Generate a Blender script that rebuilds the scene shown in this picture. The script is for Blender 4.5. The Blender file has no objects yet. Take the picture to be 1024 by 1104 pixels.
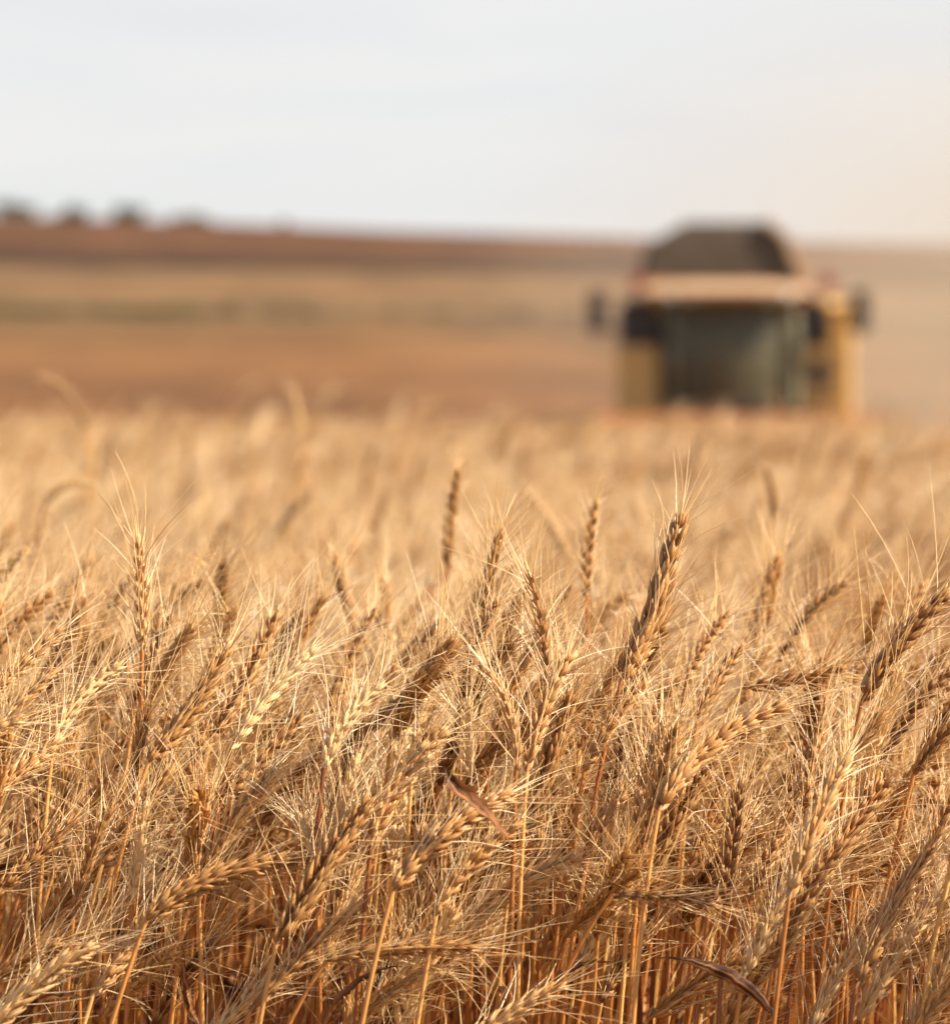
import bpy, bmesh, math, random
import numpy as np
from mathutils import Vector, Matrix

# ------------------------------------------------------------------ camera, sky, sun, exposure
scn = bpy.context.scene
COL = scn.collection
EYE = 0.98                     # eye height above the soil, metres
FPX = 3800.0                   # focal length in pixels of a 1024-wide picture
PITCH = math.atan(112.0 / FPX)
FOCUS = 1.99
LENS = 36.0 * FPX / 1024.0
cd = bpy.data.cameras.new('camera')
cam = bpy.data.objects.new('camera', cd); COL.objects.link(cam)
cam.location = (0, 0, EYE); cam.rotation_euler = (math.pi / 2 - PITCH, 0, 0)
cd.sensor_fit = 'HORIZONTAL'; cd.sensor_width = 36.0; cd.lens = LENS
cd.clip_start = 0.05; cd.clip_end = 5000
cd.dof.use_dof = True; cd.dof.focus_distance = FOCUS; cd.dof.aperture_fstop = LENS / 16.0
scn.camera = cam

SUN_EL, SUN_AZ = math.radians(38), math.radians(98)      # azimuth clockwise from the view direction (+Y)
w = bpy.data.worlds.new('World'); scn.world = w; w.use_nodes = True
nt = w.node_tree; nt.nodes.clear()
def N(nt, t, **k):
    n = nt.nodes.new(t)
    for a, v in k.items():
        if a.startswith('i_'): n.inputs[a[2:].replace('_', ' ')].default_value = v
        else: setattr(n, a, v)
    return n
sky = N(nt, 'ShaderNodeTexSky', sky_type='NISHITA', sun_disc=False, sun_elevation=SUN_EL, sun_rotation=SUN_AZ,
        air_density=1.0, dust_density=1.2, ozone_density=1.0)
geo = N(nt, 'ShaderNodeTexCoord'); mp = N(nt, 'ShaderNodeMapping'); mp.inputs['Scale'].default_value = (3, 3, 26)
mp.inputs['Rotation'].default_value = (0, math.radians(4), 0)
no = N(nt, 'ShaderNodeTexNoise'); no.inputs['Scale'].default_value = 1.6; no.inputs['Detail'].default_value = 4
rp = N(nt, 'ShaderNodeMapRange'); rp.inputs['From Min'].default_value = .42; rp.inputs['From Max'].default_value = .6
rp.inputs['To Min'].default_value = .84; rp.inputs['To Max'].default_value = .95
mx = N(nt, 'ShaderNodeMix', data_type='RGBA'); mx.inputs['B'].default_value = (4.45, 4.47, 4.55, 1)   # thin high cloud
bg = N(nt, 'ShaderNodeBackground'); bg.inputs['Strength'].default_value = 0.086
ou = N(nt, 'ShaderNodeOutputWorld'); L = nt.links.new
n2_ = N(nt, 'ShaderNodeTexNoise'); n2_.inputs['Scale'].default_value = 2.3; n2_.inputs['Detail'].default_value = 5; n2_.inputs['Distortion'].default_value = .4
r2_ = N(nt, 'ShaderNodeMapRange'); r2_.inputs['From Min'].default_value = .38; r2_.inputs['From Max'].default_value = .64
cl = N(nt, 'ShaderNodeMix', data_type='RGBA'); cl.inputs['A'].default_value = (4.36, 4.40, 4.54, 1); cl.inputs['B'].default_value = (4.68, 4.65, 4.62, 1)
L(mp.outputs[0], n2_.inputs['Vector']); L(n2_.outputs['Fac'], r2_.inputs['Value']); L(r2_.outputs[0], cl.inputs['Factor']); L(cl.outputs['Result'], mx.inputs['B'])
L(geo.outputs['Generated'], mp.inputs['Vector']); L(mp.outputs[0], no.inputs['Vector']); L(no.outputs['Fac'], rp.inputs['Value'])
sx = N(nt, 'ShaderNodeSeparateXYZ'); L(geo.outputs['Generated'], sx.inputs[0])          # the veil of cloud lies low over the horizon
lo = N(nt, 'ShaderNodeMapRange', interpolation_type='SMOOTHSTEP'); lo.inputs['From Min'].default_value = .10; lo.inputs['From Max'].default_value = .34
lo.inputs['To Min'].default_value = 1; lo.inputs['To Max'].default_value = .12; L(sx.outputs['Z'], lo.inputs['Value'])
fm = N(nt, 'ShaderNodeMath', operation='MULTIPLY'); L(rp.outputs[0], fm.inputs[0]); L(lo.outputs[0], fm.inputs[1])
L(fm.outputs[0], mx.inputs['Factor']); L(sky.outputs[0], mx.inputs['A']); L(mx.outputs['Result'], bg.inputs['Color']); L(bg.outputs[0], ou.inputs[0])

sd = bpy.data.lights.new('sun', 'SUN'); sd.energy = 5.0; sd.angle = math.radians(.5); sd.color = (1.0, .90, .74)
sun = bpy.data.objects.new('sun', sd); COL.objects.link(sun)
to_sun = Vector((math.sin(SUN_AZ) * math.cos(SUN_EL), math.cos(SUN_AZ) * math.cos(SUN_EL), math.sin(SUN_EL)))
sun.rotation_euler = to_sun.to_track_quat('Z', 'Y').to_euler()
vs = scn.view_settings; vs.view_transform = 'Standard'; vs.look = 'None'; vs.exposure = 1.12; vs.gamma = 1; vs.use_curve_mapping = False
cy = scn.cycles
cy.max_bounces = 8; cy.diffuse_bounces = 3; cy.glossy_bounces = 2; cy.transmission_bounces = 5; cy.volume_bounces = 1
cy.transparent_max_bounces = 8; cy.sample_clamp_indirect = 6; cy.use_denoising = True
cy.volume_step_rate = 1.0; cy.volume_max_steps = 64

def at(x, y, d):
    """picture point (1024x1104) at depth d -> world"""
    v = np.array([(x - 512) / FPX * d, (552 - y) / FPX * d, -d])
    c, s = math.cos(math.pi / 2 - PITCH), math.sin(math.pi / 2 - PITCH)
    return np.array([v[0], v[1] * c - v[2] * s, v[1] * s + v[2] * c + EYE])

# ------------------------------------------------------------------ materials
def mat(name):
    m = bpy.data.materials.new(name); m.use_nodes = True; m.node_tree.nodes.clear(); return m, m.node_tree
def straw(name, stops, trans=.3, rough=.5, spec=.4, scale=350, tipcol=None, stretch=(1, 1, 1), amp=.35):
    m, nt = mat(name); L = nt.links.new
    at_ = N(nt, 'ShaderNodeAttribute', attribute_name='tint'); al = N(nt, 'ShaderNodeAttribute', attribute_name='along')
    tc = N(nt, 'ShaderNodeTexCoord'); mp = N(nt, 'ShaderNodeMapping'); mp.inputs['Scale'].default_value = stretch
    no = N(nt, 'ShaderNodeTexNoise'); no.inputs['Scale'].default_value = scale; no.inputs['Detail'].default_value = 3
    L(tc.outputs['Object'], mp.inputs['Vector']); L(mp.outputs[0], no.inputs['Vector'])
    ma = N(nt, 'ShaderNodeMath', operation='MULTIPLY_ADD'); ma.inputs[1].default_value = amp; L(no.outputs['Fac'], ma.inputs[0])
    sb = N(nt, 'ShaderNodeMath', operation='SUBTRACT'); sb.inputs[1].default_value = amp / 2; L(at_.outputs['Fac'], ma.inputs[2]); L(ma.outputs[0], sb.inputs[0])
    cr = N(nt, 'ShaderNodeValToRGB'); e = cr.color_ramp.elements
    while len(e) < len(stops): e.new(.5)
    for i, (p, c) in enumerate(stops): e[i].position = p; e[i].color = (*c, 1)
    L(sb.outputs[0], cr.inputs[0]); col = cr.outputs[0]
    if tipcol:
        mr = N(nt, 'ShaderNodeMapRange'); mr.inputs['From Min'].default_value = .35; mr.inputs['From Max'].default_value = 1.0; mr.inputs['To Max'].default_value = .6
        L(al.outputs['Fac'], mr.inputs['Value']); mi = N(nt, 'ShaderNodeMix', data_type='RGBA'); mi.inputs['B'].default_value = (*tipcol, 1)
        L(mr.outputs[0], mi.inputs['Factor']); L(col, mi.inputs['A']); col = mi.outputs['Result']
    pb = N(nt, 'ShaderNodeBsdfPrincipled'); pb.inputs['Roughness'].default_value = rough; pb.inputs['Specular IOR Level'].default_value = spec
    L(col, pb.inputs['Base Color'])
    tr = N(nt, 'ShaderNodeBsdfTranslucent')
    hs = N(nt, 'ShaderNodeHueSaturation'); hs.inputs['Saturation'].default_value = 1.12; hs.inputs['Value'].default_value = 1.1
    L(col, hs.inputs['Color']); L(hs.outputs[0], tr.inputs[0])
    ms = N(nt, 'ShaderNodeMixShader'); ms.inputs[0].default_value = trans; L(pb.outputs[0], ms.inputs[1]); L(tr.outputs[0], ms.inputs[2])
    bp = N(nt, 'ShaderNodeBump'); bp.inputs['Strength'].default_value = .35; bp.inputs['Distance'].default_value = .0006
    L(no.outputs['Fac'], bp.inputs['Height']); L(bp.outputs[0], pb.inputs['Normal'])
    o = N(nt, 'ShaderNodeOutputMaterial'); L(ms.outputs[0], o.inputs[0]); return m
M_EAR = straw('ear', [(0, (.14, .045, .013)), (.45, (.44, .188, .048)), (1, (.90, .65, .33))], .15, .42, .5, 700, (.82, .485, .165))
M_AWN = straw('awn', [(0, (.46, .19, .05)), (.5, (.94, .645, .285)), (1, (.99, .85, .57))], .3, .3, .9, 60)
M_STEM = straw('stem', [(0, (.22, .055, .014)), (.5, (.54, .205, .042)), (1, (.80, .46, .14))], .15, .38, .5, 300, None, (1, 1, .06))
M_LEAF = straw('leaf', [(0, (.06, .026, .014)), (.5, (.40, .17, .06)), (1, (.58, .32, .13))], .3, .6, .2, 160, None, (1, 1, .2), .6)

def simple(name, c, rough=.5, metal=0, spec=.5, bump=0, scale=8, var=.15, dust=0):
    m, nt = mat(name); L = nt.links.new
    tc = N(nt, 'ShaderNodeTexCoord'); no = N(nt, 'ShaderNodeTexNoise'); no.inputs['Scale'].default_value = scale; no.inputs['Detail'].default_value = 5
    L(tc.outputs['Object'], no.inputs['Vector'])
    mi = N(nt, 'ShaderNodeMix', data_type='RGBA'); mi.inputs['A'].default_value = (*[x * (1 - var) for x in c], 1)
    mi.inputs['B'].default_value = (*[min(1, x * (1 + var)) for x in c], 1); L(no.outputs['Fac'], mi.inputs['Factor']); col = mi.outputs['Result']
    if dust:
        d = N(nt, 'ShaderNodeMix', data_type='RGBA'); d.inputs['B'].default_value = (.42, .30, .19, 1)
        mr = N(nt, 'ShaderNodeMapRange'); mr.inputs['From Min'].default_value = .3; mr.inputs['From Max'].default_value = .75; mr.inputs['To Max'].default_value = dust
        mr.inputs['To Min'].default_value = dust * .4
        L(no.outputs['Fac'], mr.inputs['Value']); L(mr.outputs[0], d.inputs['Factor']); L(col, d.inputs['A']); col = d.outputs['Result']
    pb = N(nt, 'ShaderNodeBsdfPrincipled'); pb.inputs['Roughness'].default_value = rough; pb.inputs['Metallic'].default_value = metal
    pb.inputs['Specular IOR Level'].default_value = spec; L(col, pb.inputs['Base Color'])
    if bump:
        bp = N(nt, 'ShaderNodeBump'); bp.inputs['Strength'].default_value = bump; L(no.outputs['Fac'], bp.inputs['Height']); L(bp.outputs[0], pb.inputs['Normal'])
    o = N(nt, 'ShaderNodeOutputMaterial'); L(pb.outputs[0], o.inputs[0]); return m

# ------------------------------------------------------------------ fast mesh assembly (quads)
class Q:
    def __init__(s): s.V, s.F, s.T, s.A, s.M, s.n = [], [], [], [], [], 0
    def add(s, V, F, tint=.5, along=0., m=0):
        V = np.asarray(V, np.float32).reshape(-1, 3); F = np.asarray(F, np.int64).reshape(-1, 4)
        s.V.append(V); s.F.append(F + s.n); s.n += len(V)
        s.T.append(np.broadcast_to(np.asarray(tint, np.float32).reshape(-1), (len(V),)).copy() if np.ndim(tint) == 0 or len(np.ravel(tint)) == len(V) else np.full(len(V), .5, np.float32))
        s.A.append(np.broadcast_to(np.asarray(along, np.float32).reshape(-1), (len(V),)).copy()); s.M.append(np.full(len(F), m, np.int32))
    def arrays(s): return np.concatenate(s.V), np.concatenate(s.F), np.concatenate(s.T), np.concatenate(s.A), np.concatenate(s.M)
    def build(s, name, mats, parent=None, origin=None):
        V, F, T, A, M = s.arrays()
        if origin is not None: V = V - np.asarray(origin, np.float32)
        me = bpy.data.meshes.new(name); me.vertices.add(len(V)); me.vertices.foreach_set('co', V.astype(np.float32).ravel())
        me.loops.add(F.size); me.loops.foreach_set('vertex_index', F.astype(np.int32).ravel())
        me.polygons.add(len(F)); me.polygons.foreach_set('loop_start', np.arange(0, F.size, 4, dtype=np.int32))
        me.polygons.foreach_set('loop_total', np.full(len(F), 4, np.int32))
        me.polygons.foreach_set('use_smooth', np.ones(len(F), bool)); me.polygons.foreach_set('material_index', M)
        me.update(calc_edges=True)
        a = me.attributes.new('tint', 'FLOAT', 'POINT'); a.data.foreach_set('value', T)
        a = me.attributes.new('along', 'FLOAT', 'POINT'); a.data.foreach_set('value', A)
        for m in (mats if isinstance(mats, (list, tuple)) else [mats]): me.materials.append(m)
        o = bpy.data.objects.new(name, me); COL.objects.link(o)
        if parent: o.parent = parent
        return o

def nrm(v): return v / np.maximum(np.linalg.norm(v, axis=-1, keepdims=True), 1e-9)
def tubes(P, R, sides=3, rng=None):
    """P (n,k,3), R (n,k) -> verts, quads, along"""
    P = np.asarray(P, float); n, k, _ = P.shape; R = np.broadcast_to(R, (n, k))
    T = np.empty_like(P); T[:, 1:-1] = P[:, 2:] - P[:, :-2]; T[:, 0] = P[:, 1] - P[:, 0]; T[:, -1] = P[:, -1] - P[:, -2]; T = nrm(T)
    t0 = nrm(T.mean(1)); ref = np.where(np.abs(t0[:, 2:3]) < .8, np.array([[0, 0, 1.]]), np.array([[1., 0.2, 0]]))
    U = nrm(np.cross(T, np.repeat(ref[:, None], k, 1))); W = np.cross(T, U)
    a = np.arange(sides) / sides * 2 * math.pi
    V = P[:, :, None] + R[:, :, None, None] * (np.cos(a)[None, None, :, None] * U[:, :, None] + np.sin(a)[None, None, :, None] * W[:, :, None])
    i = np.arange(n)[:, None, None] * k * sides; j = np.arange(k - 1)[None, :, None] * sides; s = np.arange(sides)[None, None, :]; s2 = (s + 1) % sides
    F = np.stack([i + j + s, i + j + s2, i + j + sides + s2, i + j + sides + s], -1).reshape(-1, 4)
    al = np.broadcast_to(np.linspace(0, 1, k)[None, :, None], (n, k, sides)).ravel()
    return V.reshape(-1, 3), F, al
def drop_template(sides, rings):
    z = np.linspace(0, 1, rings) ** .9
    r = np.interp(z, [0, .12, .35, .6, .82, 1], [.4, .82, 1, .78, .42, .04])
    a = np.arange(sides) / sides * 2 * math.pi + math.pi / 2
    keel = 1 + .22 * np.maximum(0, np.cos(a - math.pi / 2)) ** 4
    X = r[:, None] * np.cos(a)[None] * 1.0; Y = r[:, None] * np.sin(a)[None] * .82 * keel[None] + .3 * np.sin(z * math.pi)[:, None]
    V = np.stack([X, Y, np.broadcast_to(z[:, None], X.shape)], -1).reshape(-1, 3)
    j = np.arange(rings - 1)[:, None] * sides; s = np.arange(sides)[None]; s2 = (s + 1) % sides
    F = np.stack([j + s, j + s2, j + sides + s2, j + sides + s], -1).reshape(-1, 4)
    return V, F, V[:, 2].copy()
DROP = {0: drop_template(7, 6), 1: drop_template(5, 4), 2: drop_template(4, 3)}
def bez2(B, C, T, t): t = t[:, None]; return (1 - t) ** 2 * B + 2 * t * (1 - t) * C + t * t * T
def bez2d(B, C, T, t): t = t[:, None]; return nrm(2 * (1 - t) * (C - B) + 2 * t * (T - C))
def bez3(a, b, c, d, n):
    t = np.linspace(0, 1, n)[:, None]; return (1-t)**3*a + 3*t*(1-t)**2*b + 3*t*t*(1-t)*c + t**3*d

def ear_geo(B, C, T, rng, roll=None, w=1., lod=0, tint=.5, awnl=1., spread=1.):
    B, C, T = (np.asarray(v, float) for v in (B, C, T))
    Ln = np.linalg.norm(T - B); n = [21, 16, 9][lod] if lod else int(np.clip(Ln / .0043, 14, 24))
    t = np.linspace(.01, .95, n); P = bez2(B, C, T, t); D = bez2d(B, C, T, t)
    roll = rng.uniform(0, 2 * math.pi) if roll is None else roll
    ax = nrm(T - B); h = nrm(np.cross(ax, [0.13, -1, .05])); v = np.cross(ax, h)
    ref = math.cos(roll) * h + math.sin(roll) * v
    Nn = nrm(ref[None] - (D @ ref)[:, None] * D); S = np.cross(Nn, D)
    wp = np.interp(t, [0, .12, .5, .85, 1], [.7, 1, 1.02, .82, .55]) * w
    sc = wp * np.clip(Ln / .085, .8, 1.2)
    sgn = np.where(np.arange(n) % 2, 1., -1.)
    fl = {0: [(-.36, .18, .0100, .74), (.36, .18, .0100, .74), (-.20, .27, .0130, .90), (.20, .27, .0130, .90), (.0, .35, .0118, .86), (.04, .08, .0110, .8)],
          1: [(-.34, .3, .0100, 1.05), (.34, .3, .0100, 1.05), (0, .5, .0108, 1.1)], 2: [(0, .42, .0150, 2.0)]}[lod]
    q = Q(); aP, aD = [], []
    for k, (a, b, l, rr) in enumerate(fl):
        d = nrm(D + S * (sgn * math.tan(b))[:, None] + Nn * math.tan(a) + rng.normal(0, .07, (n, 3)))
        p = P + S * (sgn * .0012 * sc)[:, None] + Nn * (math.sin(a) * .0030 * sc)[:, None]
        ll = l * sc * rng.uniform(.82, 1.16, n); r = .00195 * rr * sc * rng.uniform(.9, 1.1, n)
        Y = nrm(S * sgn[:, None] * .8 + Nn * np.sign(a) * .55 * (a != 0) - 0); Y = nrm(Y - (Y * d).sum(-1, keepdims=True) * d); X = np.cross(Y, d)
        V0, F0, A0 = DROP[lod]
        V = p[:, None] + (V0[None, :, 0, None] * X[:, None] + V0[None, :, 1, None] * Y[:, None]) * r[:, None, None] + V0[None, :, 2, None] * d[:, None] * ll[:, None, None]
        F = (F0[None] + (np.arange(n) * len(V0))[:, None, None])
        tn = np.repeat(np.clip(tint + rng.normal(0, .10, n), 0, 1), len(V0))
        q.add(V, F, tn, np.tile(A0, n))
        if (lod == 0 and k in (2, 3)) or (lod == 1 and k < 2) or lod == 2:
            aP.append(p + d * ll[:, None] * .93); aD.append(nrm(d + S * (sgn * rng.uniform(.0, .55, n))[:, None] * spread + Nn * (np.sign(a) * rng.uniform(.0, .45, n))[:, None] * spread + rng.normal(0, .15 * spread, (n, 3))))
        if lod == 0 and k == 4:
            s = rng.random(n) < 1.1; aP.append((p + d * ll[:, None] * .9)[s]); aD.append(nrm(d + D * .4 + rng.normal(0, .14, (n, 3)))[s])
    # top spikelet
    V0, F0, A0 = DROP[lod]
    for k in range(3 if lod < 2 else 1):
        d = nrm(D[-1] + rng.normal(0, .16, 3)); X = nrm(np.cross(d, [0, 1, .1])); Y = np.cross(d, X)
        q.add(P[-1] + (V0[:, :1] * X + V0[:, 1:2] * Y) * .0014 * w + V0[:, 2:] * d * .0095 * w, F0, tint, A0)
        aP.append((P[-1] + d * .009 * w)[None]); aD.append(d[None])
    # rachis
    V, F, al = tubes(bez2(B, C, T, np.linspace(0, .97, 6))[None], np.full((1, 6), .0011), 4); q.add(V, F, tint, 0)
    aP, aD = np.concatenate(aP), np.concatenate(aD); m = len(aP)
    K = [6, 5, 3][lod]; s = np.linspace(0, 1, K)[None, :, None]
    Lw = (rng.uniform(.026, .060, m) * awnl)[:, None, None]
    cv = nrm(rng.normal(0, 1, (m, 3)))[:, None] * rng.uniform(.03, .30, m)[:, None, None] + nrm(aD - nrm(T - B)[None])[:, None] * rng.uniform(-.12, .16, m)[:, None, None]
    cv = cv + np.array([0, 0, -.05])
    PP = aP[:, None] + Lw * (aD[:, None] * s + cv * s * s)
    R0 = [.00030, .00036, .00050][lod]; R = np.linspace(1, .28, K)[None] * R0 * rng.uniform(.8, 1.2, m)[:, None]
    V, F, al = tubes(PP, R, 3)
    aw = Q(); aw.add(V, F, np.repeat(np.clip(tint * .5 + .33 + rng.normal(0, .2, m), 0, 1), K * 3), al)
    return q, aw

def ribbon(P, W, side, fold=.25, tint=.5):
    """one dry leaf blade: folded, streaked lengthwise, ragged at the edges -> verts, quads, along, tint"""
    P = np.asarray(P); k = len(P); T = nrm(np.gradient(P, axis=0)); S = nrm(side - (side * T).sum(-1, keepdims=True) * T); U = np.cross(T, S)
    c = 9; u = np.linspace(-1, 1, c); rr = np.random.default_rng(int(abs(P[0, 0]) * 1e5) + k); jit = rr.normal(0, .10, (k, c)) * (np.abs(u) > .9)
    uu = u[None] + jit; up = np.abs(uu) * fold + rr.normal(0, .09, c)[None] + .12 * np.sin(np.arange(k) * .9 + rr.uniform(0, 6))[:, None] * u[None]
    V = (P[:, None] + S[:, None] * (uu * W[:, None])[..., None] + U[:, None] * (up * W[:, None])[..., None]).reshape(-1, 3)
    j = np.arange(k - 1)[:, None] * c; s = np.arange(c - 1)[None]
    F = np.stack([j + s, j + s + 1, j + s + c + 1, j + s + c], -1).reshape(-1, 4)
    tn = np.clip(tint + rr.normal(0, .22, c)[None] + np.cumsum(rr.normal(0, .05, (k, 1)), 0) + np.zeros((k, c)), 0, 1).ravel()
    return V, F, np.repeat(np.linspace(0, 1, k), c), tn
def leaf_geo(p0, az, rng, Ln=.16, wd=.0045, up=.8, tint=.4, k=20):
    d = np.array([math.cos(az), math.sin(az), 0]); s = np.linspace(0, 1, k)[:, None]
    P = p0 + Ln * (d * (s * .75) + np.array([0, 0, 1]) * (up * s - (up + rng.uniform(.2, .8)) * s ** 2 * .9)) + np.cumsum(rng.normal(0, .0014, (k, 3)), 0)
    tw = np.linspace(0, rng.uniform(-3.5, 3.5), k) + rng.uniform(0, 6); h = np.array([-d[1], d[0], 0])
    side = h * np.cos(tw)[:, None] + np.array([0, 0, 1]) * np.sin(tw)[:, None]
    W = wd * np.interp(s[:, 0], [0, .15, .5, 1], [.55, 1, .8, .05]) * (1 + rng.normal(0, .08, k))
    return ribbon(P, W, side, rng.uniform(.2, 1.1), tint)

def empty(name, loc, label, cat, group=None):
    o = bpy.data.objects.new(name, None); COL.objects.link(o); o.location = loc; o.empty_display_size = .02
    o['label'] = label; o['category'] = cat
    if group: o['group'] = group
    return o
def stem_path(B, dirn, root, k=14):
    z = np.array([0, 0, 1.])
    hb = max(.1, B[2] * .28)
    return bez3(root, root + z * B[2] * .5, B - nrm(.45 * dirn + .55 * z) * hb * .8, B, k)
GROUP = 'ripe bearded wheat stalks along the near edge of the field'
def stalk(B, C, T, rng, label, tint=.5, roll=None, w=1., root=None, awnl=1., spread=1., leaves=1, name='wheat_stalk', sr=.00185):
    B, C, T = (np.asarray(v, float) for v in (B, C, T)); d0 = nrm(C - B)
    if root is None:
        root = np.array([B[0] - d0[0] * .07 + rng.normal(0, .02), B[1] - d0[1] * .05 + rng.normal(0, .02), 0.])
    root = np.asarray(root, float); root[2] = 0
    o = empty(name, tuple(root), label, 'wheat stalk', GROUP)
    P = stem_path(B, d0, root, 36); k0 = int(rng.integers(19, 27)); rad = np.linspace(sr * 1.05, sr * .66, 36); rad[:k0] *= 1.22; rad[k0 - 1] *= 1.06
    k1 = k0 - int(rng.integers(6, 9)); rad[k1] *= 1.32
    V, F, al = tubes(P[None], rad[None], 8)
    q = Q(); q.add(V, F, np.clip(rng.normal(.5, .25), 0, 1), al); q.build('stem', M_STEM, o, root)
    e, aw = ear_geo(B, C, T, rng, roll, w, 0, tint, awnl, spread)
    eo = e.build('ear', M_EAR, o, root); ao = aw.build('awns', M_AWN, eo, root)
    for k in range(leaves):
        i = int(rng.integers(14, 27)); q = Q()
        V, F, al, tn = leaf_geo(P[i], rng.uniform(0, 6.28), rng, rng.uniform(.08, .20), rng.uniform(.0018, .0048), rng.uniform(.2, 1.0), rng.uniform(.15, 1.0))
        q.add(V, F, tn, al); q.build('leaf', M_LEAF, o, root)
    return o

# ------------------------------------------------------------------ terrain
YP = [-60, 0, 62, 76, 100, 150, 205, 250, 300, 350, 400, 425, 470, 600, 1500]
ZP = [0, 0, 0, .15, 1.0, 3.2, 6.35, 9.2, 12.4, 16.6, 20.9, 22.0, 21.5, 10, -20]
def ground_z(x, y):
    z = np.interp(y, YP, ZP); k = np.clip((np.asarray(y) - 120) / 280, 0, 1)
    und = .35 * np.sin(np.asarray(x) * .06 + 1) * np.sin(np.asarray(y) * .045) * np.clip((np.asarray(y) - 70) / 100, 0, 1)
    return z - .030 * np.clip(x, -260, 260) * k + und
def make_ground():
    xs = np.concatenate([np.linspace(-900, -130, 14), np.linspace(-120, 120, 61), np.linspace(130, 900, 14)])
    ys = np.concatenate([np.linspace(-60, 0, 5), np.linspace(3, 120, 50), np.linspace(124, 480, 90), np.linspace(500, 1500, 15)])
    X, Y = np.meshgrid(xs, ys); Z = ground_z(X, Y); V = np.stack([X, Y, Z], -1).reshape(-1, 3); nx = len(xs)
    j = np.arange(len(ys) - 1)[:, None] * nx; i = np.arange(nx - 1)[None]
    F = np.stack([j + i, j + i + 1, j + i + nx + 1, j + i + nx], -1).reshape(-1, 4)
    m, nt = mat('farmland'); L = nt.links.new
    g = N(nt, 'ShaderNodeNewGeometry'); sp = N(nt, 'ShaderNodeSeparateXYZ'); L(g.outputs['Position'], sp.inputs[0])
    n1 = N(nt, 'ShaderNodeTexNoise'); n1.inputs['Scale'].default_value = .03; n1.inputs['Detail'].default_value = 4; L(g.outputs['Position'], n1.inputs['Vector'])
    a = N(nt, 'ShaderNodeMath', operation='MULTIPLY_ADD'); a.inputs[1].default_value = .20; L(sp.outputs['X'], a.inputs[0]); L(sp.outputs['Y'], a.inputs[2])
    b = N(nt, 'ShaderNodeMath', operation='MULTIPLY_ADD'); b.inputs[1].default_value = 14; L(n1.outputs['Fac'], b.inputs[0]); L(a.outputs[0], b.inputs[2])
    mr = N(nt, 'ShaderNodeMapRange'); mr.inputs['From Min'].default_value = 7; mr.inputs['From Max'].default_value = 507; L(b.outputs[0], mr.inputs['Value'])
    cr = N(nt, 'ShaderNodeValToRGB'); L(mr.outputs[0], cr.inputs[0]); e = cr.color_ramp.elements
    wheat, soil, stub, red, dark, tan = (.42, .25, .10), (.30, .115, .040), (.34, .155, .052), (.19, .078, .030), (.10, .05, .021), (.35, .188, .078)
    st = [(0, wheat), (.125, wheat), (.14, (.24, .09, .034)), (.18, (.36, .155, .055)), (.30, stub), (.392, (.30, .165, .065)), (.404, (.20, .135, .055)), (.418, (.20, .135, .055)),
          (.43, tan), (.588, tan), (.598, dark), (.63, dark), (.67, red), (1, (.20, .09, .04))]
    while len(e) < len(st): e.new(.5)
    for k, (p, c) in enumerate(st): e[k].position = p; e[k].color = (*c, 1)
    n2 = N(nt, 'ShaderNodeTexNoise'); n2.inputs['Scale'].default_value = 1.0; n2.inputs['Detail'].default_value = 7; n2.inputs['Roughness'].default_value = .65
    gm = N(nt, 'ShaderNodeMapping'); gm.inputs['Scale'].default_value = (.10, .045, .1); gm.inputs['Rotation'].default_value = (0, 0, .12); L(g.outputs['Position'], gm.inputs['Vector']); L(gm.outputs[0], n2.inputs['Vector'])
    m2 = N(nt, 'ShaderNodeMapRange'); m2.inputs['To Min'].default_value = .22; m2.inputs['To Max'].default_value = .70; m2.inputs['From Min'].default_value = .28; m2.inputs['From Max'].default_value = .72; L(n2.outputs['Fac'], m2.inputs['Value'])
    vm = N(nt, 'ShaderNodeVectorMath', operation='SCALE'); L(cr.outputs[0], vm.inputs[0]); L(m2.outputs[0], vm.inputs['Scale'])
    pb = N(nt, 'ShaderNodeBsdfPrincipled'); pb.inputs['Roughness'].default_value = .95; pb.inputs['Specular IOR Level'].default_value = .1; L(vm.outputs[0], pb.inputs['Base Color'])
    bp = N(nt, 'ShaderNodeBump'); bp.inputs['Strength'].default_value = .6; bp.inputs['Distance'].default_value = .3; L(n2.outputs['Fac'], bp.inputs['Height']); L(bp.outputs[0], pb.inputs['Normal'])
    o = N(nt, 'ShaderNodeOutputMaterial'); L(pb.outputs[0], o.inputs[0])
    q = Q(); q.add(V, F); ob = q.build('ground', m); ob['kind'] = 'structure'; ob['label'] = 'rolling farmland in tan and reddish brown bands rising to a low crest'
make_ground()

# ------------------------------------------------------------------ combine harvester, 50 m out
def bm_obj(name, bm, m, parent=None, smooth=False):
    me = bpy.data.meshes.new(name); bmesh.ops.recalc_face_normals(bm, faces=bm.faces); bm.to_mesh(me); bm.free(); me.materials.append(m)
    if smooth:
        for p in me.polygons: p.use_smooth = True
    o = bpy.data.objects.new(name, me); COL.objects.link(o)
    if parent: o.parent = parent
    return o
def bx(bm, x0, x1, y0, y1, z0, z1, bev=.02):
    r = bmesh.ops.create_cube(bm, size=1); vs = r['verts']
    for v in vs: v.co = Vector(((x0 + x1) / 2 + v.co.x * (x1 - x0), (y0 + y1) / 2 + v.co.y * (y1 - y0), (z0 + z1) / 2 + v.co.z * (z1 - z0)))
    if bev:
        es = list({e for v in vs for e in v.link_edges}); bmesh.ops.bevel(bm, geom=es, offset=bev, segments=2, affect='EDGES')
def hull(bm, pts):
    vs = [bm.verts.new(p) for p in pts]; bmesh.ops.convex_hull(bm, input=vs)
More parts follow.
